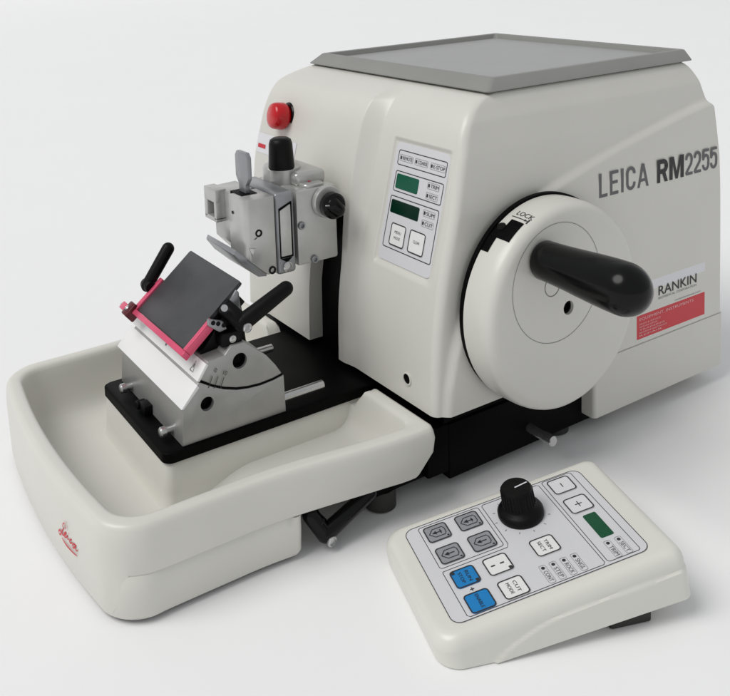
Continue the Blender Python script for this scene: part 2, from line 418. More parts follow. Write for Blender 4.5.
stroke_bm(lw, [(.0128, -.0044), (.0128, 0)], .0009, bm, False); quadp = [(.0098, -.0032), (.0128, -.0022), (.0098, -.0012)]
bm.faces.new([bm.verts.new(lw(*q)) for q in quadp])
flat('lock_lettering', bm, 'ink', wheel)

# ---- model lettering and sticker on the side
ps = Plane((0, -.0233, 0), (1, 0, 0), (0, 0, 1))
ls = lambda x0, z0: (lambda x, y: ps(x0+x, z0+y, .0001))
lift = [.0001]
def bar(bm, fn, pts):
    lift[0] += .000012; bm.faces.new([bm.verts.new(fn(x, y, lift[0])) for x, y in pts])
def arcpts(cx, cy, rx, ry, a0, a1, n=8): return [(cx+rx*math.cos(R(a0+(a1-a0)*i/n)), cy+ry*math.sin(R(a0+(a1-a0)*i/n))) for i in range(n+1)]
def letter(bm, ch, x0, z0, w, h, t):
    fn = lambda x, y, l: ps(x0+x, z0+y, l)
    def Q(a, b, c, d): bar(bm, fn, [(a, b), (c, b), (c, d), (a, d)])
    def S(pts):
        lift[0] += .000012; l = lift[0]; stroke_bm(lambda x, y: fn(x, y, l), pts, t, bm, False)
    k = t/2; r = min(w*.42, h*.22)
    if ch in 'LEIRM': Q(0, 0, t, h)
    if ch == 'L': Q(t*.9, 0, w, t*.95)
    if ch == 'E': Q(t*.9, 0, w, t*.95); Q(t*.9, h-t*.95, w, h); Q(t*.9, h*.52-t*.45, w*.92, h*.52+t*.45)
    if ch == 'C': S([(w-k, h*.68)]+arcpts(w-k-(w/2-k), h-k-r, w/2-k, r, 0, 180)+arcpts(w/2, k+r, w/2-k, r, 180, 360)+[(w-k, h*.32)])
    if ch == 'A':
        bar(bm, fn, [(0, 0), (t*.98, 0), (w*.5+t*.5, h), (w*.5-t*.5, h)]); bar(bm, fn, [(w-t*.98, 0), (w, 0), (w*.5+t*.5, h), (w*.5-t*.5, h)]); Q(w*.25, h*.24, w*.75, h*.24+t*.85)
    if ch == 'R':
        S([(t*.8, h-k)]+arcpts(w-k-r, h-k-r, r, r, 90, 0)+arcpts(w-k-r, h*.47+r, r, r, 0, -90)+[(t*.8, h*.47)])
        bar(bm, fn, [(w*.42, h*.47), (w*.42+t, h*.49), (w, 0), (w-t*1.05, 0)])
    if ch == 'M':
        Q(w-t, 0, w, h); bar(bm, fn, [(t*.6, h), (t*1.35, h), (w*.5+t*.36, 0), (w*.5-t*.36, 0)]); bar(bm, fn, [(w-t*.6, h), (w-t*1.35, h), (w*.5-t*.36, 0), (w*.5+t*.36, 0)])
    if ch == '2':
        S([(k, h*.70)]+arcpts(w/2, h-k-r, w/2-k, r, 180, 0)+[(w-k, h*.66), (w*.80, h*.50), (w*.42, h*.28), (k*1.2, h*.12), (k, k*.8)]); Q(k*.6, 0, w, t*.95)
    if ch == '5':
        Q(k*.9, h-t*.95, w*.94, h); S([(k*1.3, h-k), (k*1.1, h*.50)]); S([(k, h*.52)]+arcpts(w/2, h*.60-k-r*.2, w/2-k, r, 150, 0)+arcpts(w/2, k+r, w/2-k, r, 0, -180)+[(k, h*.29)])
bm = bmesh.new()
for ch, x, w in (('L', .0842, .0092), ('E', .0963, .0094), ('I', .1090, .0026), ('C', .1147, .0108), ('A', .1278, .0132)): letter(bm, ch, x, .1902, w, .0187, .0026)
flat('model_lettering', bm, 'inkgrey', housing); bm = bmesh.new()
for ch, x in (('2', .1866), ('2', .1975), ('5', .2084), ('5', .2190)): letter(bm, ch, x, .1902, .0093, .0183, .0024)
flat('model_lettering', bm, 'inkgrey', housing)
bm = bmesh.new(); letter(bm, 'R', .1512, .1900, .0132, .0187, .0037); letter(bm, 'M', .1664, .1900, .0178, .0187, .0038)
flat('model_letters', bm, 'ink', housing)
stk = from_bm('sticker', plate_bm(ps, .1270, .2135, .0665, .1120, .0006, -.0002, .00025, ch=.0001), 'sticker', housing)
from_bm('red_field', plate_bm(ps, .1270, .2135, .0665, .0862, .0006, -.0001, .0004, ch=.0001), 'stickerred', stk)
st = lambda x0, z0, h=.0006: (lambda x, y: ps(x0+x, z0+y, h))
flat('sticker_lettering', text_bm('RANKIN', st(.1535, .0972), .0077, .0485, .004), 'ink', stk)
bm = text_bm('BIOMEDICAL CORPORATION', st(.1535, .0940), .0018, .0485)
text_bm('rankinbiomed.com', st(.1745, .0876), .0015, .0330, bm=bm)
flat('sticker_lettering', bm, 'inkmid', stk)
bm = text_bm('EQUIPMENT, INSTRUMENTS', st(.1300, .0812), .0028, .0680, .0)
for k, (t, w) in enumerate((('SALES & SERVICE', .026), ('PARTS AND SUPPLIES', .022), ('TRAINING', .031), ('PREVENTIVE MAINTENANCE', .034), ('REPAIR', .028))):
    text_bm(t, st(.1300, .0782-.0024*k), .0013, w, bm=bm)
flat('sticker_lettering', bm, 'pinkink', stk)

# ---- display panel
zt, zb = .2400, .1545
pd_top = Vector((catmull(zt, XF)+.0030+.0024, 0, zt)); pd_bot = Vector((catmull(zb, XF)+.0021+.0024, 0, zb))
bv = (pd_top-pd_bot).normalized(); mid = (pd_top+pd_bot)/2; mid.y = .0270
pd = Plane(mid, (0, -1, 0), bv)
dp = from_bm('display_panel', plate_bm(pd, -.0300, .0305, -.0440, .0440, .0045, -.0010, .0006), 'overlay', mic)
def dz(z): return (z-mid.z)/bv.z
def dy(y): return mid.y-y
bm = bmesh.new(); LW = .00062; h = .0008
for y0, y1, z0, z1 in ((.0530, -.0015, .2235, .2345), (.0525, -.0015, .2045, .2195), (.0535, -.0015, .1640, .2012)):
    ring_bm(pd, dy(y0), dy(y1), dz(z0), dz(z1), .0018, LW, h, bm)
flat('frame_lines', bm, 'ink', dp)
for mat, y0, y1, z0, z1 in (('greenlit', .0505, .0250, .2068, .2174), ('greendark', .0515, .0192, .1890, .1986)):
    from_bm('screen', plate_bm(pd, dy(y0), dy(y1), dz(z0), dz(z1), .0012, 0, .0010), mat, dp)
for y0, y1, legend in ((.0465, .0293, ('MENU', 'MODE')), (.0248, .0073, ('CLEAR',))):
    k = from_bm('key', plate_bm(pd, dy(y0), dy(y1), dz(.1668), dz(.1828), .0022, 0, .0011), 'keywhite', dp)
    bm = ring_bm(pd, dy(y0), dy(y1), dz(.1668), dz(.1828), .0022, .0009, .0012)
    for i, t in enumerate(legend):
        text_bm(t, lambda x, y, i=i: pd(dy((y0+y1)/2)+x, dz(.1748)-.0008+y+(.0017 if len(legend) == 2 else 0)-.0042*i, .0012), .0021, .0072, 0., 'CENTER', bm)
    flat('legend', bm, 'ink', k)
bm = bmesh.new(); bl = bmesh.new()
def tag_led(x, z, t, w):
    quad_bm(pd, [(x, z-.0012), (x+.0016, z-.0012), (x+.0016, z+.0012), (x, z+.0012)], .0009, bm)
    text_bm(t, lambda a, b: pd(x+.0027+a, z-.0013+b, .0009), .0026, w, .0, bm=bm)
    ring_bm(pd, x-.0008, x+.0034+w, z-.0024, z+.0024, .0008, .00022, .0009, bl)
for y, t, w in ((.0500, 'REMOTE', .0110), (.0325, 'COARSE', .0105), (.0152, 'E-STOP', .0120)): tag_led(dy(y), dz(.2290), t, w)
for y, z, t, w in ((.0145, .2155, 'TRIM', .0085), (.0145, .2085, 'SECT', .0085), (.0140, .1965, 'SUM', .0085), (.0140, .1895, 'CUT', .0085)): tag_led(dy(y), dz(z), t, w)
flat('indicator_lettering', bm, 'ink', dp); flat('indicator_frames', bl, 'inkmid', dp)

# ---- emergency stop
es = Vector((-.0505, .1975, .2395)); ax = Vector((-1, .10, .18)).normalized()
ek = from_bm('emergency_button', lathe_bm([(.0080, .0), (.0095, .004), (.0112, .0056), (.0120, .0078), (.0119, .0125), (.0114, .0160), (.0102, .0180), (.0072, .0190), (.0, .0192)], es+ax*.002, ax, 40), 'red', mic, 50)
from_bm('button_collar', lathe_bm([(.0126, -.006), (.0128, .0022), (.0118, .0034), (.0080, .0036)], es+ax*.002, ax, 40), 'gloss', ek)
bpy.context.view_layer.update()

# function label beside the black knob
def hood_pt(y, z, l=.0004): return Vector((x_front(y, z)-l, y, z))
bm = bmesh.new()
def hood_patch(bm, y0, y1, z0, z1, l, n=6):
    g = [[bm.verts.new(hood_pt(y0+(y1-y0)*i/n, z0+(z1-z0)*j/n, l)) for j in range(n+1)] for i in range(n+1)]
    for i in range(n):
        for j in range(n): bm.faces.new((g[i][j], g[i][j+1], g[i+1][j+1], g[i+1][j]))
hood_patch(bm, .1730, .2390, .2040, .2215, .0003)
fl = flat('function_label', bm, 'sticker', housing)
bm = bmesh.new(); hood_patch(bm, .2230, .2360, .2085, .2120, .0006); flat('red_bar', bm, 'inkred', fl)
bm = bmesh.new(); stroke_bm(lambda a, b: hood_pt(.1815-a, .2085+b, .0006), arcpts(0, 0, .0042, .0060, 200, -20, 14), .0011, bm, False)
flat('turn_mark', bm, 'ink', fl)

# ---- specimen head
sh = from_bm('specimen_head', box_bm(-.114, -.0775, .0905, .1500, .1480, .2060, .0022), 'head', mic)
bm = box_bm(-.106, -.0785, .1025, .1510, .2050, .2160, .0035, 3)
merge_bm(bm, lathe_bm([(.0150, 0), (.0150, .012), (.0138, .0135), (.012, .0137)], (-.1045, .1265, .2055), (0, 0, 1), 36))
from_bm('knob_mount', bm, 'head', sh)
from_bm('adjusting_knob', lathe_bm([(.0100, 0), (.0102, .001), (.0092, .0195), (.0082, .0226), (.0060, .0240), (0, .0244)], (-.1085, .1195, .2180), (0, 0, 1), 32), 'matte', sh, 50)
ph_ = Plane((0, 0, .2062), (1, 0, 0), (0, 1, 0))
from_bm('scale_plate', plate_bm(ph_, -.1035, -.0855, .0935, .1120, .004, 0, .0022, ch=.0008), 'head', sh)
flat('scale_mark', quad_bm(ph_, [(-.0960, .1010), (-.0935, .1010), (-.0925, .1060), (-.0955, .1060)], .0024), 'inkred', sh)
bx = lathe_bm([(.0105, 0), (.0125, .0010), (.0125, .0042), (.0118, .0050), (0, .0050)], (-.0880, .0908, .1945), (0, -1, 0), 36)
from_bm('lever_boss', bx, 'head', sh)
bm = lathe_bm([(.0090, 0), (.0100, .0012), (.0100, .0065), (.0085, .0080), (0, .0082)], (-.0868, .0860, .1925), (0, -1, 0), 32)
p, r = capsule_path((-.0880, .0815, .1935), (-.0840, .0805, .1895), .0072, .0062); merge_bm(bm, tube_bm(p, r, 20))
sl = from_bm('clamp_lever', bm, 'gloss', sh, 40)
from_bm('lever_highlight', cyl_bm((-.0965, .0772, .1952), (1, 0, -.12), .0006, .0145, .0002, 8), 'alu', sl)  # pale rod stands in for the highlight along the black lever
for x, z in ((-.1105, .1795), (-.1000, .1510)):
    from_bm('screw', lathe_bm([(.0030, 0), (.0030, .0010), (.0026, .0015), (.0017, .0015), (.0016, -.0010), (0, -.0010)], (x, .0900, z), (0, -1, 0), 24), 'headdark', sh)
from_bm('dark_joint', box_bm(-.1195, -.1125, .0960, .1440, .1530, .2000), 'black', sh, 0)
# swivelling plate between head and clamp
bk = box_bm(-.1345, -.1185, .0860, .1440, .1470, .2090, .0025, 3)
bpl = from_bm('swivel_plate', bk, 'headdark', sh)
bm = prism_xz([(-.1318,.1610),(-.1225,.1610),(-.1225,.2000),(-.1318,.1960)], .0845, .0870, .0008); from_bm('dovetail_bar', bm, 'head', bpl)
from_bm('joint_notch', prism_xz([(-.1318,.1590),(-.1220,.1590),(-.1265,.1558)], .0856, .0866), 'black', bpl, 0)
bm = prism_xz([(-.1322,.1596),(-.1212,.1596),(-.1212,.2016),(-.1322,.1974)], .0852, .0870); from_bm('dovetail_shadow_line', bm, 'black', bpl)
for x, z, r in ((-.1265, .1525, .0040),):
    from_bm('screw', lathe_bm([(r, 0), (r, .0012), (r*.72, .0018), (r*.62, .0004), (0, .0004)], (x, .0861, z), (0, -1, 0), 20), 'steel', bpl)
# specimen clamp
bm = bmesh.new()
add_poly_prism(bm, [(x, y, .1500) for x, y in ((-.1360,.0850),(-.1575,.0850),(-.1602,.0885),(-.1602,.1115),(-.1360,.1115))], [(x, y, .2085) for x, y in ((-.1360,.0850),(-.1575,.0850),(-.1602,.0885),(-.1602,.1115),(-.1360,.1115))])
bmesh.ops.bisect_plane(bm, geom=bm.verts[:]+bm.edges[:]+bm.faces[:], plane_co=(-.1602, 0, .1650), plane_no=Vector((-.67, 0, -.74)), clear_outer=True)
bmesh.ops.holes_fill(bm, edges=bm.edges[:]); bmesh.ops.recalc_face_normals(bm, faces=bm.faces); bevel(bm, .0009, 2)
merge_bm(bm, prism_xz([(-.1560,.2076),(-.1364,.2081),(-.1364,.1540),(-.1440,.1560),(-.1560,.1690),(-.1560,.1760)], .1165, .1440, .0012))
merge_bm(bm, box_bm(-.1530, -.1362, .1110, .1170, .1520, .2050, .0004))
for y0, y1, z0, z1 in ((.1250, .1450, .1985, .2086), (.1250, .1288, .1850, .1995), (.1400, .1450, .1850, .1995), (.1250, .1450, .1835, .1872)):
    merge_bm(bm, box_bm(-.1640, -.1545, y0, y1, z0, z1, .0008))
cl = from_bm('specimen_clamp', bm, 'head', sh)
from_bm('clamp_slot', box_bm(-.1535, -.1500, .1118, .1162, .1640, .2000), 'black', cl, 0)
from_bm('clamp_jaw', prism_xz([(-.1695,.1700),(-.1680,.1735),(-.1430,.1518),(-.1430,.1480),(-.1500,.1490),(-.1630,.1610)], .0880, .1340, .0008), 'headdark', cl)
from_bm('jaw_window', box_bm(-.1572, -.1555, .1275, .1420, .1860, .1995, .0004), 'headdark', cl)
from_bm('key_socket', box_bm(-.1555, -.1425, .0985, .1165, .2070, .2090), 'black', cl, 0)
from_bm('chamfer_glint', prism_xz([(-.1585,.1735),(-.1535,.1725),(-.1562,.1665)], .0843, .0852, .0003), 'steel', cl)  # thin bright sliver put on as the glint of a chamfer
for x, z, r in ((-.1500, .1830, .0028), (-.1400, .1530, .0030)):
    from_bm('screw', lathe_bm([(r, 0), (r, .0006), (r*.6, .0007), (r*.5, -.0004), (0, -.0004)], (x, .0851, z), (0, -1, 0), 20), 'matte', cl)
from_bm('detent', lathe_bm([(.0012, 0), (.0012, .0004), (0, .0004)], (-.1603, .1045, .1960), (-1, 0, 0), 16), 'matte', cl)
flat('index_mark', quad_bm(Plane((0, .0849, 0), (1, 0, 0), (0, 0, 1)), [(-.1545, .1790), (-.1525, .1790), (-.1505, .1810)], .0001), 'ink', cl)
# upright thumb key
prof = rrect(-.0098, .0098, .0105, .0330, .0045, 5)
prof = [(-.0055, 0), (.0055, 0), (.0055, .0085), (.0098, .0140), (.0098, .0300), (.0070, .0335), (-.0070, .0335), (-.0098, .0300), (-.0098, .0140), (-.0055, .0085)]
bm = bmesh.new(); add_poly_prism(bm, [(-.1500, .1075+a, .2060+b) for a, b in prof], [(-.1462, .1075+a, .2060+b) for a, b in prof])
bmesh.ops.recalc_face_normals(bm, faces=bm.faces); bevel(bm, .0008, 2); from_bm('clamp_key', bm, 'headdark', cl)

# ---- basin round the blade holder
def outline(d, Rf=.024, Rr=.005, seg=10, inner=False, xr=-.0800, dfront=None):
    x0, x1, y0, y1 = -.3045+d, xr-d, -.0125+d, .2385-d
    rf = max(Rf-d*.55, .010); rr = max(Rr, .005) if not inner else .010
    P = []
    def corner(cx, cy, r, a0):
        for i in range(seg+1): a = R(a0+90*i/seg); P.append((cx+r*math.cos(a), cy+r*math.sin(a)))
    def line(a, b, n):
        for i in range(1, n): P.append((a[0]+(b[0]-a[0])*i/n, a[1]+(b[1]-a[1])*i/n))
    corner(x0+rf, y0+rf, rf, 180); line(P[-1], (x1-rr, y0), 24)
    corner(x1-rr, y0+rr, rr, 270); line(P[-1], (x1, y1-rr), 60)
    corner(x1-rr, y1-rr, rr, 0); line(P[-1], (x0+rf, y1), 24)
    corner(x0+rf, y1-rf, rf, 90); line(P[-1], (x0, y0+rf), 30)
    out = []
    for x, y in P:
        s = (y-.113)/.1255
        bx = -.011*(1-s*s)*(1-sstep(-.300+d*.8, -.235, x))
        by = .0130*sstep(-.22, -.085, x)*(1 if y > .113 else -1)*min(1, abs(s)*1.3)
        out.append((x+bx, y+by))
    return out
def build_basin():
    bm = bmesh.new(); rings = []
    zf = lambda x: .018+.0135*sstep(-.235, -.180, x)
    def warp(x, y, z, t):
        z = zf(x)*(1-t)+.0625*t if t is not None else z
        if x > -.150 and t is not None:                      # the middle of the rear wall is cut down under the black plate
            k = sstep(.040, .053, y)*(1-sstep(.177, .190, y))*sstep(-.118, -.108, x)
            z = min(z, .0625-.0145*k) if k > 0 else z
        return z
    for d, z in ((.013,.0306),(.004,.0306),(.0010,.0310),(.0001,.0326),(-.0008,.0450),(-.0005,.0540),(.0002,.0588)):
        row = []
        dk, zk = {.013: (.0060, .0030), .004: (.0034, .0031), .0010: (.0014, .0042), .0001: (.0004, .0072)}.get(d, (d, z))
        z0 = z
        for (x, y), (xf, yf) in zip(outline(d), outline(dk)):
            k = sstep(-.2955, -.3045, x)                     # the front wall runs down to the table without a lip
            x = x*(1-k)+xf*k; y = y*(1-k)+yf*k; z = z0*(1-k)+zk*k
            x -= .0130*sstep(.0500, .0310, z)*sstep(-.125, -.085, x)
            kc = sstep(.040, .053, y)*(1-sstep(.177, .190, y))*sstep(-.125, -.108, x)
            row.append((x, y, min(z, .0625-.0145*kc) if kc > 0 else z))
        rings.append(row)
    for d, z in ((.0012,.0611),(.0028,.0622),(.0045,.0625),(.0080,.0625),(.0098,.0621),(.0114,.0608),(.0124,.0582),(.0136,.0520),(.0152,.0420),(.0166,.0335),(.0182,.0275),(.0212,.0225),(.0255,.0194),(.0310,.0182),(.0380,.0180)):
        t = (z-.018)/.0445
        rings.append([(x, y, warp(x, y, z, t)) for x, y in outline(d, inner=d > .009)])
    V = [[bm.verts.new(p) for p in r] for r in rings]; n = len(V[0])
    for a, b in zip(V, V[1:]):
        for i in range(n): bm.faces.new((a[i], a[(i+1) % n], b[(i+1) % n], b[i]))
    bm.faces.new(V[-1])
    # plinth under the front half
    pr = []
    for d, z in ((.0040,.0030),(.0020,.0036),(.0008,.0062),(.0004,.0200),(.0004,.0312),(.0009,.0318),(.0060,.0319)):
        row = []
        for (x, y), (xf, yf) in zip(outline(d+.0004, xr=-.1800), outline(d+.0006, xr=-.1800)):
            k = sstep(-.2955, -.3045, x); hb = .0009*sstep(-.272, -.289, x)*(1-sstep(-.3040, -.3085, x))
            gx, gy = -.2825, (.0095 if y < .113 else .2165); gl = math.hypot(x-gx, y-gy) or 1
            x += (x-gx)/gl*hb; y += (y-gy)/gl*hb; xf += (xf-gx)/gl*hb; yf += (yf-gy)/gl*hb; row.append(bm.verts.new((x*(1-k)+xf*k, y*(1-k)+yf*k, z if x < -.1885 and (y < .003 or y > .223) or x < -.29 else min(z, .0300 if x > -.2 else .0312))))
        pr.append(row)
    for a, b in zip(pr, pr[1:]):
        for i in range(n):
            try: bm.faces.new((a[i], a[(i+1) % n], b[(i+1) % n], b[i]))
            except ValueError: pass
    bmesh.ops.remove_doubles(bm, verts=[v for r in pr for v in r], dist=1e-6)
    return from_bm('waste_tray', bm, 'tray', mic, 48)
basin = build_basin()
# raised island in the basin that carries the black plate
bm = bmesh.new(); rings = []
for d, z in ((.0035,.0140),(-.0032,.0178),(-.0018,.0205),(-.0010,.0300),(0,.0475),(.0012,.0496)):
    rings.append([bm.verts.new((x, y, z)) for x, y in rrect(-.2435+d, -.0800, .0560+d, .1760-d, .0060)])
n = len(rings[0])
for a, b in zip(rings, rings[1:]):
    for i in range(n): bm.faces.new((a[i], a[(i+1) % n], b[(i+1) % n], b[i]))
bm.faces.new(rings[-1]); from_bm('tray_island', bm, 'tray', basin, 50)
LOGO = [[(.0523,.0347),(.0498,.038),(.0515,.0393),(.0542,.0376),(.0565,.0339),(.0592,.0299),(.0629,.0254),(.065,.0251),(.0655,.0266),(.0627,.0283),(.0596,.0277),(.0576,.0277),(.0545,.03),(.0529,.0317),(.0546,.0311),(.0563,.029),(.0552,.0279),(.0527,.029),(.0506,.0312),(.0514,.0292),(.0501,.029),(.0482,.0303)],
 [(.0467,.0356),(.0463,.0350),(.0460,.0346)], [(.0443,.0315),(.0455,.0314),(.0475,.0292),(.0464,.0286),(.044,.03),(.0428,.0303)],
 [(.0392,.0311),(.0411,.0309),(.043,.0288),(.0422,.0278),(.0395,.0296),(.0382,.0316),(.0389,.0288),(.037,.0285),(.0354,.0298)], [(.0602,.0246),(.0576,.0241),(.053,.0236),(.0453,.024),(.0372,.0251)]]
def tray_face(y, z):
    s = (y-.113)/.1255
    d = interp(z, [(.0042,.0022),(.007,.0012),(.02,.0006),(.0306,.0008),(.0318,.0012),(.0345,.0002),(.045,-.0008)])
    x = -.3045+d-.011*(1-s*s)
    return Vector((x-.0016, y, z))
bm = bmesh.new()
for s in LOGO: stroke_bm(tray_face, smooth_pts(s, 4), .0012 if s is not LOGO[4] else .0015, bm)
flat('script_logo', bm, 'inkred', basin)

# ---- blade holder
plate_ = prism_xz([(0, 0), (1, 0), (1, 1), (0, 1)], 0, 1) ; plate_.free()
bm = bmesh.new(); rings = []
for d, z in ((.0008,.0502),(0,.0509),(0,.0573),(.0010,.0582)):
    rings.append([bm.verts.new((x, y, z)) for x, y in rrect(-.2445+d, -.0300, .0550+d, .1770-d, .0065)])
n = len(rings[0])
for a, b in zip(rings, rings[1:]):
    for i in range(n): bm.faces.new((a[i], a[(i+1) % n], b[(i+1) % n], b[i]))
bm.faces.new(rings[0][::-1]); bm.faces.new(rings[-1])
from_bm('holder_rail_plate', bm, 'black', base, 40)
Y0, Y1 = .0572, .1720
bh = from_bm('blade_holder', prism_xz([(-.2305,.0583),(-.1495,.0583),(-.1500,.0862),(-.1590,.0846),(-.1690,.0839),(-.1790,.0846),(-.1880,.0862),(-.1975,.0895),(-.2060,.0937),(-.2140,.0988),(-.2160,.1000),(-.2285,.0860)], Y0, Y1, .0008), 'alu', mic)
# slanted front chamfer of the holder, its metallic gleam painted as plain white
from_bm('chamfer_gleam_strip', prism_xz([(-.2300,.0845),(-.2280,.0842),(-.2160,.0960),(-.2175,.0985)], Y0-.0003, Y1+.006, .0004), 'gleambar', bh)
seg_poly = [(-.2150,.1010),(-.2060,.0950),(-.1975,.0908),(-.1880,.0875),(-.1790,.0858),(-.1690,.0851),(-.1590,.0858),(-.1512,.0872),(-.1560,.0950),(-.1630,.1040),(-.1720,.1120),(-.1800,.1185),(-.1900,.1185),(-.1955,.1130),(-.2085,.1120),(-.2105,.1085)]
seg = from_bm('swivel_segment', prism_xz(seg_poly, Y0+.0006, Y1-.001, .0007), 'alu', bh)
from_bm('arc_joint', prism_xz([(-.2165,.1003),(-.2060,.0939),(-.1975,.0897),(-.1880,.0864),(-.1790,.0848),(-.1690,.0841),(-.1590,.0848),(-.1508,.0864),(-.1512,.0874),(-.1590,.0858),(-.1690,.0851),(-.1790,.0858),(-.1880,.0875),(-.1975,.0908),(-.2060,.0950),(-.2150,.1012)], Y0+.0003, Y1), 'black', bh, 0)
from_bm('front_face_strip', prism_xz([(-.2172,.1006),(-.2155,.0998),(-.2082,.1098),(-.2100,.1112)], Y0+.0001, Y1+.003, .0003), 'gleambar', seg)  # front face of the segment, its bright sheen painted white as well
pf = Plane((-.2136, 0, .1059), (0, -1, 0), Vector((.0072, 0, .0106)))
bm = bmesh.new()
stroke_bm(lambda a, b: pf(a, b, .0003), [(-.0720, -.0035), (-.0672, -.0035), (-.0696, .0040), (-.0720, -.0035)], .0005, bm, False)
stroke_bm(lambda a, b: pf(a, b, .0003), [(-.0696, -.0012), (-.0696, .0016)], .0006, bm, False)
flat('warning_mark', bm, 'ink', seg)
flat('index_mark', stroke_bm(lambda a, b: pf(a, b, .0003), [(-.1165, .0020), (-.1150, -.0022)], .0014, None, False), 'ink', seg)
pside = Plane((0, Y0, 0), (1, 0, 0), (0, 0, 1))
bm = bmesh.new()
for x in (-.2072, -.2030, -.1985):
    dx, dz_ = .42, .9
    stroke_bm(lambda a, b: pside(a, b, .0004), [(x-.0022, .0940+(x+.2072)*-.35), (x+.0012, .1015+(x+.2072)*-.35)], .0005, bm, False)
for t, x, z in (('0', -.2048, .1040), ('10', -.1985, .1005)):
    text_bm(t, lambda a, b, x=x, z=z: pside(x+a*.9+b*.42, z+b*.9-a*.42, .0005), .0030, bm=bm)
flat('angle_scale', bm, 'ink', bh)
for x, z, r, par in ((-.1842, .1060, .0056, seg), (-.2108, .0830, .0050, bh)):
    drill(par, lathe_bm([(r, 0), (r, .030)], (x, Y0-.006, z), (0, 1, 0), 40))
    from_bm('bore_shade', lathe_bm([(r*1.03, 0), (r*1.03, .0022), (r*.70, .0024), (r*.66, .0010), (0, .0010)], (x, Y0+.0054, z), (0, -1, 0), 32), 'black', par)  # black cup near the mouth darkens the bore in place of shade
# cutting-edge assembly, tilted 39 degrees: local s runs up the slope, n stands on it
ang = R(39.0); s_ = Vector((math.cos(ang), 0, math.sin(ang))); n_ = Vector((-math.sin(ang), 0, math.cos(ang)))
O = Vector((-.2205, 0, .1200))
def tilt(s0, s1, y0, y1, n0, n1, bev=.0006):
    m = Matrix((( s_.x, 0, n_.x, O.x), (0, 1, 0, 0), (s_.z, 0, n_.z, O.z), (0, 0, 0, 1)))
    return box_bm(s0, s1, y0, y1, n0, n1, bev, 2, m)
pp = Plane(O, s_, (0, 1, 0))
blk = tilt(.0060, .0520, .0740, .1500, -.0170, -.0040)
merge_bm(blk, prism_xz([(-.2080,.1120),(-.1800,.1150),(-.1720,.1120),(-.1745,.1400),(-.1860,.1390)], .0700, .1530, .0008))
cb = from_bm('clamp_body', blk, 'matte', bh)
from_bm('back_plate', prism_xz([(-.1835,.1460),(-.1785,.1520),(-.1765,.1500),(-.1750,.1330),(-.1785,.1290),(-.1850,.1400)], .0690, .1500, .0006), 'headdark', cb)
bm = bmesh.new(); L = []
for d, hh in ((.0004, -.0034), (0, -.0030), (0, -.0004), (.0004, 0)):
    L.append([bm.verts.new(pp(a, b, hh)) for a, b in rrect(-.0001+d, .0590-d, .0705+d, .1525-d, .0014, 5)])
n = len(L[0])
for a, b in zip(L, L[1:]):
    for i in range(n): bm.faces.new((a[i], a[(i+1) % n], b[(i+1) % n], b[i]))
bm.faces.new(L[0][::-1]); bm.faces.new(L[-1]); from_bm('pressure_plate', bm, 'pad', bh, 40)
gd = tilt(-.0045, -.0003, .0645, .1585, -.0050, .0012)
merge_bm(gd, tilt(-.0003, .0265, .0650, .0688, -.0055, .0012))
merge_bm(gd, tilt(-.0003, .0290, .1535, .1585, -.0050, .0012))
merge_bm(gd, tilt(-.0075, -.0015, .1580, .1760, -.0046, .0016))
guard = from_bm('finger_guard', gd, 'pink', bh)
from_bm('guard_catch', tilt(-.0095, .0020, .1545, .1640, -.0055, .0040, .0012), 'darkred', guard)
from_bm('catch_screw', lathe_bm([(.0019, 0), (.0019, .0012), (.0009, .0016), (0, .0010)], pp(-.004, .1592, .0040), n_, 16), 'steel', guard)
from_bm('pivot_pin', cyl_bm(pp(-.0045, .1755, -.0015), (0, 1, .0), .0018, .0040, .0004, 16), 'steel', guard)
lk = from_bm('link_arm', prism_xz([(-.2045,.1345),(-.2040,.1392),(-.1930,.1350),(-.1905,.1290),(-.1960,.1280)], .0620, .0655, .0008), 'headdark', bh)
for x, z in ((-.2010, .1362), (-.1972, .1347), (-.1930, .1325)):
    from_bm('screw', lathe_bm([(.0016, 0), (.0016, .0006), (.0009, .0007), (0, .0002)], (x, .0621, z), (0, -1, 0), 14), 'matte', lk)
def handle_lever(a, b, piv, pax, ra, rb, plen, pr):
    bm = lathe_bm([(pr*.9, 0), (pr, .001), (pr, plen-.001), (pr*.85, plen)], piv, pax, 24)
    p, r = capsule_path(a, b, ra, rb, 8)
    m2 = [p[i] for i in range(len(p))]
    merge_bm(bm, tube_bm(m2, r, 20)); return bm
l1 = from_bm('blade_lever', handle_lever((-.1815, .0560, .1335), (-.1460, .0560, .1495), (-.1885, .0700, .1420), (.40, -.80, -.50), .0062, .0052, .0200, .0062), 'matte', bh, 60)
from_bm('lever_screw', lathe_bm([(.0034, 0), (.0034, .0010), (.0024, .0016), (.0016, .0008), (0, .0008)], (-.1812, .0502, .1318), (.05, -1, -.05), 18), 'steel', l1)
from_bm('lever_nut', lathe_bm([(.0024, 0), (.0024, .002), (0, .0022)], (-.1930, .0600, .1455), (-.3, -.8, .3), 16), 'steel', l1)
l2 = from_bm('blade_lever', handle_lever((-.2075, .1640, .1325), (-.1885, .1640, .1580), (-.2070, .1570, .1330), (0, 1, 0), .0048, .0050, .012, .0045), 'matte', bh, 60)
from_bm('pivot_block', box_bm(-.1960, -.1800, .0600, .0720, .1170, .1270, .0014), 'matte', cb)
from_bm('block_screw', lathe_bm([(.0026, 0), (.0026, .001), (.0014, .0014), (0, .0008)], (-.1880, .0600, .1222), (0, -1, 0), 16), 'steel', cb)
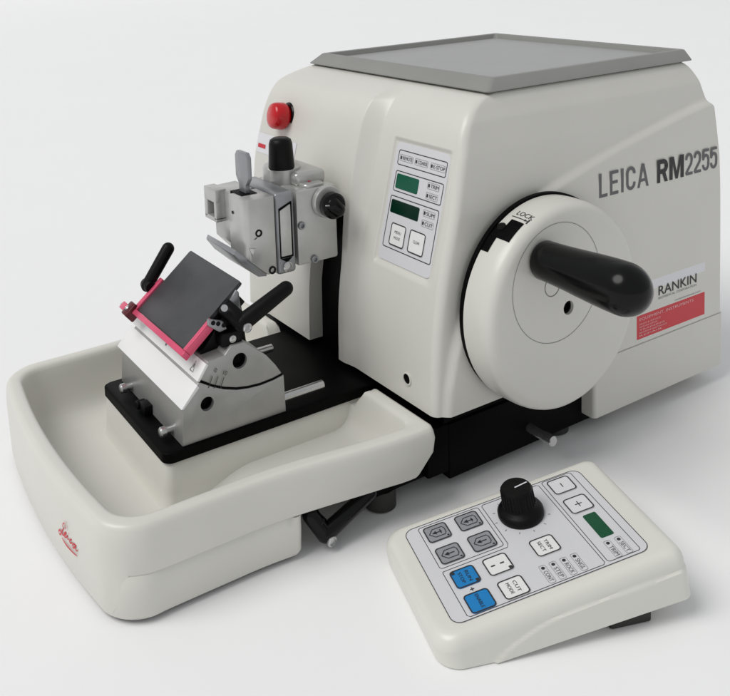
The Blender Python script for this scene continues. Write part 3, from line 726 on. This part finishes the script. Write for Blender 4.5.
# clamp rods behind the holder, screws and stop in front
for y, xe in ((.0625, -.1140), (.1375, -.1140)):
    from_bm('slide_rod', cyl_bm((-.1500, y, .0665), (1, 0, 0), .0032, xe+.1500, .0008, 20), 'steel', bh)
for y in (.0745, .1500):
    from_bm('stop_pin', lathe_bm([(.0026, 0), (.0026, .0052), (.0036, .0054), (.0036, .0085), (.0026, .0096), (0, .0098)], (-.2300, y, .0635), (-1, 0, 0), 20), 'steel', bh)
bm = box_bm(-.2365, -.2300, .1090, .1200, .0584, .0660, .0010)
merge_bm(bm, cyl_bm((-.2310, .1215, .0625), (-1, 0, 0), .0032, .0070, .0006, 18))
from_bm('stop_bracket', bm, 'matte', bh)

# ================================================================== the control panel
yaw, pit = -.326, .1808
u_ = Vector((math.cos(yaw)*math.cos(pit), math.sin(yaw)*math.cos(pit), math.sin(pit))); v_ = Vector((-math.sin(yaw), math.cos(yaw), 0))
CP = Plane((-.0863, -.1089, .0300), u_, v_)
cp = thing('control_panel', 'white sloping remote control panel with blue and grey keys, black dial and green screen', 'control panel', (-.0863, -.1089, 0))
def nb(u): return interp(u, [(-.0735, -.0168), (-.0460, -.0222), (.078, -.0306)])
def cp_ring(d, n, r=.011, seg=8, t=None):
    return rrect(-.0745+d, .0772-d, -.0500+d, .0500-d, max(r-d*.5, .003), seg)
def build_panel_shell():
    bm = bmesh.new(); rings = []
    base = []
    for cx_, cy_, rr_, a0 in ((.0772, .0500, .0065, 0), (-.0745, .0500, .0120, 90), (-.0745, -.0500, .0125, 180), (.0772, -.0500, .0070, 270)):
        sx = -1 if cx_ > 0 else 1; sy = -1 if cy_ > 0 else 1
        for i in range(11): a = R(a0+9*i); base.append((cx_+sx*rr_+rr_*math.cos(a), cy_+sy*rr_+rr_*math.sin(a)))
    # densify straight edges
    P = []
    for i, a in enumerate(base):
        b = base[(i+1) % len(base)]; L = math.hypot(b[0]-a[0], b[1]-a[1]); k = max(1, int(L/.0016))
        for j in range(k): P.append((a[0]+(b[0]-a[0])*j/k, a[1]+(b[1]-a[1])*j/k))
    cx, cy = .00135, 0
    def ins(p, d):
        x, y = p
        return (cx+(x-cx)*(1-d/.0758), cy+(y-cy)*(1-d/.0500))
    AR = [(-.060, -.040), (-.0455, -.0216), (-.0380, -.0170), (-.0289, -.0140), (-.0185, -.0112), (-.0087, -.0098), (.005, -.0095), (.019, -.0098), (.0749, -.0117), (.09, -.0122)]
    for d, f, h in ((.0075,0,.0),(.0055,0,-.0001),(.0038,0,-.0006),(.0024,0,-.0015),(.0012,0,-.0030),(.0004,0,-.0050),(0,0,-.0075)):
        rings.append([(*ins(p, d), h) for p in P])
    NL = 20
    for k in range(1, NL+1):
        row = []
        for p in P:
            hb = nb(p[0]); h = -.0075+(hb+.0075)*k/NL
            d = 0.
            if p[1] < -.030 and p[0] > -.058: d = -.0013*sstep(.0006, -.0006, h-interp(p[0], AR))
            if k == NL: d += .0012
            row.append((p[0], p[1]+(d if p[1] < -.03 else 0), h) if k < NL else (*ins(p, .0012), h))
        rings.append(row)
    V = [[bm.verts.new(CP(*q)) for q in r] for r in rings]; n = len(V[0])
    for a, b in zip(V, V[1:]):
        for i in range(n): bm.faces.new((a[i], a[(i+1) % n], b[(i+1) % n], b[i]))
    bm.faces.new(V[0]); bm.faces.new(V[-1][::-1])
    return from_bm('panel_housing', bm, 'panelwhite', cp, 45)
shell = build_panel_shell()
for u, v in ((.040, -.0385), (.040, .0385)):
    q = CP(u, v, nb(u)); top = q.z+.004
    from_bm('rubber_foot', box_bm(q.x-.013, q.x+.013, q.y-.007, q.y+.007, 0, top, .0015, 2, Matrix.Translation((q.x, q.y, 0)) @ Matrix.Rotation(yaw, 4, 'Z') @ Matrix.Translation((-q.x, -q.y, 0))), 'rubber', shell)
mem = from_bm('membrane', plate_bm(CP, -.0610, .0610, -.0410, .0410, .0060, -.0004, .0002, ch=.0001), 'overlay', cp)
mm = .001
bm = ring_bm(CP, -.0612, .0612, -.0412, .0412, .0062, .00045, .00035)
ring_bm(CP, -.0522, -.0105, .0005, .0392, .002, .0004, .00035, bm)
ring_bm(CP, .0345, .0558, -.0390, .0402, .0020, .0004, .00035, bm)
fn0 = lambda a, b: CP(a, b, .00035)
stroke_bm(fn0, [(-.0515, -.0020), (-.0520, -.0030), (-.0520, -.0380), (-.0505, -.0394), (.0315, -.0394), (.0328, -.0380), (.0322, .0380), (.0308, .0392), (-.0072, .0392), (-.0082, .0380), (-.0082, .0010), (-.0098, -.0018), (-.0515, -.0020)], .0004, bm, False)
flat('frame_lines', bm, 'ink', mem)
rd = lambda cu, cv: (lambda x, y: CP(cu+y, cv-x, .0009))      # lettering read from the low end of the panel
def key(cu, cv, mat, legend=(), w=.0149, hgt=.0140, ink='ink', extra=None, th=.0021, tw=.0085):
    k = from_bm('key', plate_bm(CP, cu-w/2, cu+w/2, cv-hgt/2, cv+hgt/2, .0024, 0, .0007, ch=.0002), mat, mem)
    bm = ring_bm(CP, cu-w/2-.0002, cu+w/2+.0002, cv-hgt/2-.0002, cv+hgt/2+.0002, .0025, .0008, .00085)
    n = len(legend)
    for i, t in enumerate(legend):
        text_bm(t, rd(cu-th/2+(n-1)*.0021-i*.0042, cv), th, tw, 0., 'CENTER', bm)
    if extra: extra(bm)
    flat('legend', bm, ink, k)
    return k
def arrow(cu, cv, rev):
    def f(bm):
        s = -1 if rev else 1
        pts = [(-.0052, 0), (-.0022, .0036), (.0042, .0036), (.0052, .0018), (.0052, -.0018), (.0042, -.0036), (-.0022, -.0036), (-.0052, 0)]
        stroke_bm(lambda a, b: CP(cu+a, cv+b*s, .0009), pts, .00055, bm, False)
        stroke_bm(lambda a, b: CP(cu+a, cv+b, .0009), [(-.0024, 0), (.0030, 0)], .0007, bm, False)
        bm.faces.new([bm.verts.new(CP(cu+a, cv+b, .0009)) for a, b in ((-.0034, 0), (-.0006, -.0015), (-.0006, .0015))])
        if rev: stroke_bm(lambda a, b: CP(cu+a, cv+b, .0009), [(.0022, -.0018), (.0022, .0018)], .0007, bm, False)
        quad_bm(CP, [(cu+.0048, cv-.0058), (cu+.0060, cv-.0058), (cu+.0060, cv-.0046), (cu+.0048, cv-.0046)], .0009, bm)
    return f
key(-.0422, .0298, 'keygrey', extra=arrow(-.0422, .0298, True)); key(-.0210, .0298, 'keygrey', extra=arrow(-.0210, .0298, True))
key(-.0422, .0096, 'keygrey', extra=arrow(-.0422, .0096, False)); key(-.0210, .0096, 'keygrey', extra=arrow(-.0210, .0096, False))
def corner(cu, cv, both=False):
    def f(bm):
        quad_bm(CP, [(cu+.0046, cv-.0062), (cu+.0066, cv-.0062), (cu+.0066, cv-.0042), (cu+.0046, cv-.0042)], .0009, bm)
        if both: quad_bm(CP, [(cu-.0066, cv+.0042), (cu-.0046, cv+.0042), (cu-.0046, cv+.0062), (cu-.0066, cv+.0062)], .0009, bm)
    return f
key(-.0416, -.0118, 'keyblue', ('RUN', 'STOP'), extra=corner(-.0416, -.0118, True))
key(-.0415, -.0319, 'keyblue', ('ENABLE',), tw=.0105)
def dashes(bm):
    for a in (-.0031, .0026): stroke_bm(lambda p, q: CP(-.0208+p, -.0119+q, .0009), [(a-.0013, 0), (a+.0013, 0)], .0009, bm, False)
    corner(-.0208, -.0119)(bm)
key(-.0208, -.0119, 'keywhite', extra=dashes)
key(-.0207, -.0317, 'keywhite', ('CUT', 'MODE'))
key(.0099, -.0112, 'keywhite', ('TRIM', 'SECT'))
def minus(bm): stroke_bm(lambda a, b: CP(.0447+a, .0310+b, .0009), [(0, -.0020), (0, .0020)], .0006, bm, False)
def plus(bm):
    stroke_bm(lambda a, b: CP(.0448+a, .0106+b, .0009), [(0, -.0024), (0, .0024)], .0006, bm, False)
    stroke_bm(lambda a, b: CP(.0448+a, .0106+b, .0009), [(-.0022, 0), (-.0003, 0)], .0006, bm, False)
    stroke_bm(lambda a, b: CP(.0448+a, .0106+b, .0009), [(.0003, 0), (.0022, 0)], .0006, bm, False)
key(.0447, .0310, 'overlay2', extra=minus); key(.0448, .0106, 'overlay2', extra=plus)
from_bm('screen', plate_bm(CP, .0412, .0498, -.0211, .0002, .0011, 0, .0007), 'green', mem)
bm = bmesh.new(); bl = bmesh.new(); bt = bmesh.new()
for cu, t in ((.0005, 'CONT'), (.0070, 'STEP'), (.0138, 'ROCK'), (.0206, 'SNGL'), (.0423, 'TRIM'), (.0493, 'SECT')):
    flat('indicator_light', disc_bm(CP, cu, -.0262, .0011, .0004, None, 16), 'ink', mem)
    ring_bm(CP, cu-.0021, cu+.0021, -.0384, -.0240, .0012, .00022, .0004, bl)
    text_bm(t, lambda x, y, cu=cu: CP(cu-.0013+y, -.0287-x, .0004), .0026, .0082, bm=bt)
stroke_bm(lambda a, b: CP(a, b, .0004), [(-.0430, -.0218), (-.0404, -.0218)], .0006, bm, False)
stroke_bm(lambda a, b: CP(a, b, .00045), [(-.0417, -.0231), (-.0417, -.0205)], .0006, bm, False)
flat('plus_mark', bm, 'ink', mem); flat('indicator_frames', bl, 'inkmid', mem); flat('indicator_lettering', bt, 'inkgrey', mem)
KU, KV = .0104, .0200
bm = bmesh.new()
for i in range(11):
    a = R(-150+30*i) + PI
    c_, s2 = math.cos(a), math.sin(a)
    stroke_bm(lambda p, q: CP(KU+p, KV+q, .0004), [(c_*.0162, s2*.0162), (c_*.0177, s2*.0177)], .0005, bm, False)
flat('dial_ticks', bm, 'inkmid', mem)
kp = [(.0138, 0), (.0142, .0008), (.0142, .0034), (.0127, .0054), (.0106, .0066), (.0100, .0078)]
kb = lathe_bm(kp+[(.0097, .0180), (.0089, .0190), (0, .0192)], CP(KU, KV, .0002), CP.n, 48)
dial = from_bm('speed_dial', kb, 'matte', cp, 40)
bm = bmesh.new()
pk = Plane(CP(KU, KV, .0193), u_, v_)
stroke_bm(lambda a, b: pk(a, b, .0002), [(-.0010, -.0005), (.0078, .0006)], .0010, bm, False)
flat('dial_pointer', bm, 'overlay', dial)
bm = bmesh.new()
for k in range(28):
    a = 2*PI*k/28; c_, s2 = math.cos(a), math.sin(a)
    merge_bm(bm, tube_bm([CP(KU+c_*.0100, KV+s2*.0100, .0084), CP(KU+c_*.0097, KV+s2*.0097, .0177)], .00042, 6))
from_bm('dial_grip', bm, 'matte', dial, 60)

# ================================================================== setting: white studio sweep
bm = bmesh.new(); rows = []
fw = Vector((.512, .859, 0)); sd = Vector((.859, -.512, 0))
prof = [(-6, 0), (-2, 0), (0, 0), (2, 0), (4, 0), (7, 0)]
for i in range(1, 13): a = PI/2*i/12; prof.append((7+2.5*math.sin(a), 2.5*(1-math.cos(a))))
prof.append((9.5, 7))
for d, z in prof: rows.append([bm.verts.new(Vector((0, 0, z)) + fw*d + sd*s) for s in (-12, -6, 0, 6, 12)])
for a, b in zip(rows, rows[1:]):
    for i in range(4): bm.faces.new((a[i], a[i+1], b[i+1], b[i]))
tb = from_bm('tabletop', bm, 'table', None, 60); tb['kind'] = 'structure'; tb['label'] = 'plain white studio tabletop sweeping up behind the machine'

# ================================================================== light, camera
def area(name, loc, target, size, power, col=(1, 1, 1)):
    l = bpy.data.lights.new(name, 'AREA'); l.shape = 'DISK'; l.size = size; l.energy = power; l.color = col
    o = bpy.data.objects.new(name, l); COL.objects.link(o); o.location = loc
    o.rotation_euler = (Vector(target)-Vector(loc)).to_track_quat('-Z', 'Y').to_euler(); return o
area('key_softbox', (-24.5, 2.5, 33.5), (0, .6, 0), 26.0, 10000, (1, .985, .96))
w = bpy.data.worlds.new('World'); scene.world = w; w.use_nodes = True
w.node_tree.nodes['Background'].inputs['Color'].default_value = (.96, .98, 1, 1)
w.node_tree.nodes['Background'].inputs['Strength'].default_value = .50

a, b, c = 1.03361563, .11815117, .04250522
ca, sa, cb, sb, cc, sc = math.cos(a), math.sin(a), math.cos(b), math.sin(b), math.cos(c), math.sin(c)
f = Vector((ca*cb, sa*cb, -sb)); r = Vector((sa, -ca, 0)); d = f.cross(r)
r2 = r*cc + d*sc; d2 = d*cc - r*sc
cam = bpy.data.cameras.new('camera'); co = bpy.data.objects.new('camera', cam); COL.objects.link(co); scene.camera = co
m = Matrix((r2, -d2, -f)).transposed().to_4x4(); m.translation = (-.45354657, -.47784734, .38951606); co.matrix_world = m
cam.sensor_width = 36; cam.lens = 907.66645/730*36; cam.clip_start = .02; cam.clip_end = 200
cam.shift_x = (365-288.57373)/730; cam.shift_y = -(348-53.03939)/730
scene.view_settings.view_transform = 'Standard'; scene.view_settings.look = 'None'
scene.view_settings.exposure = 0; scene.view_settings.gamma = 1; scene.view_settings.use_curve_mapping = False
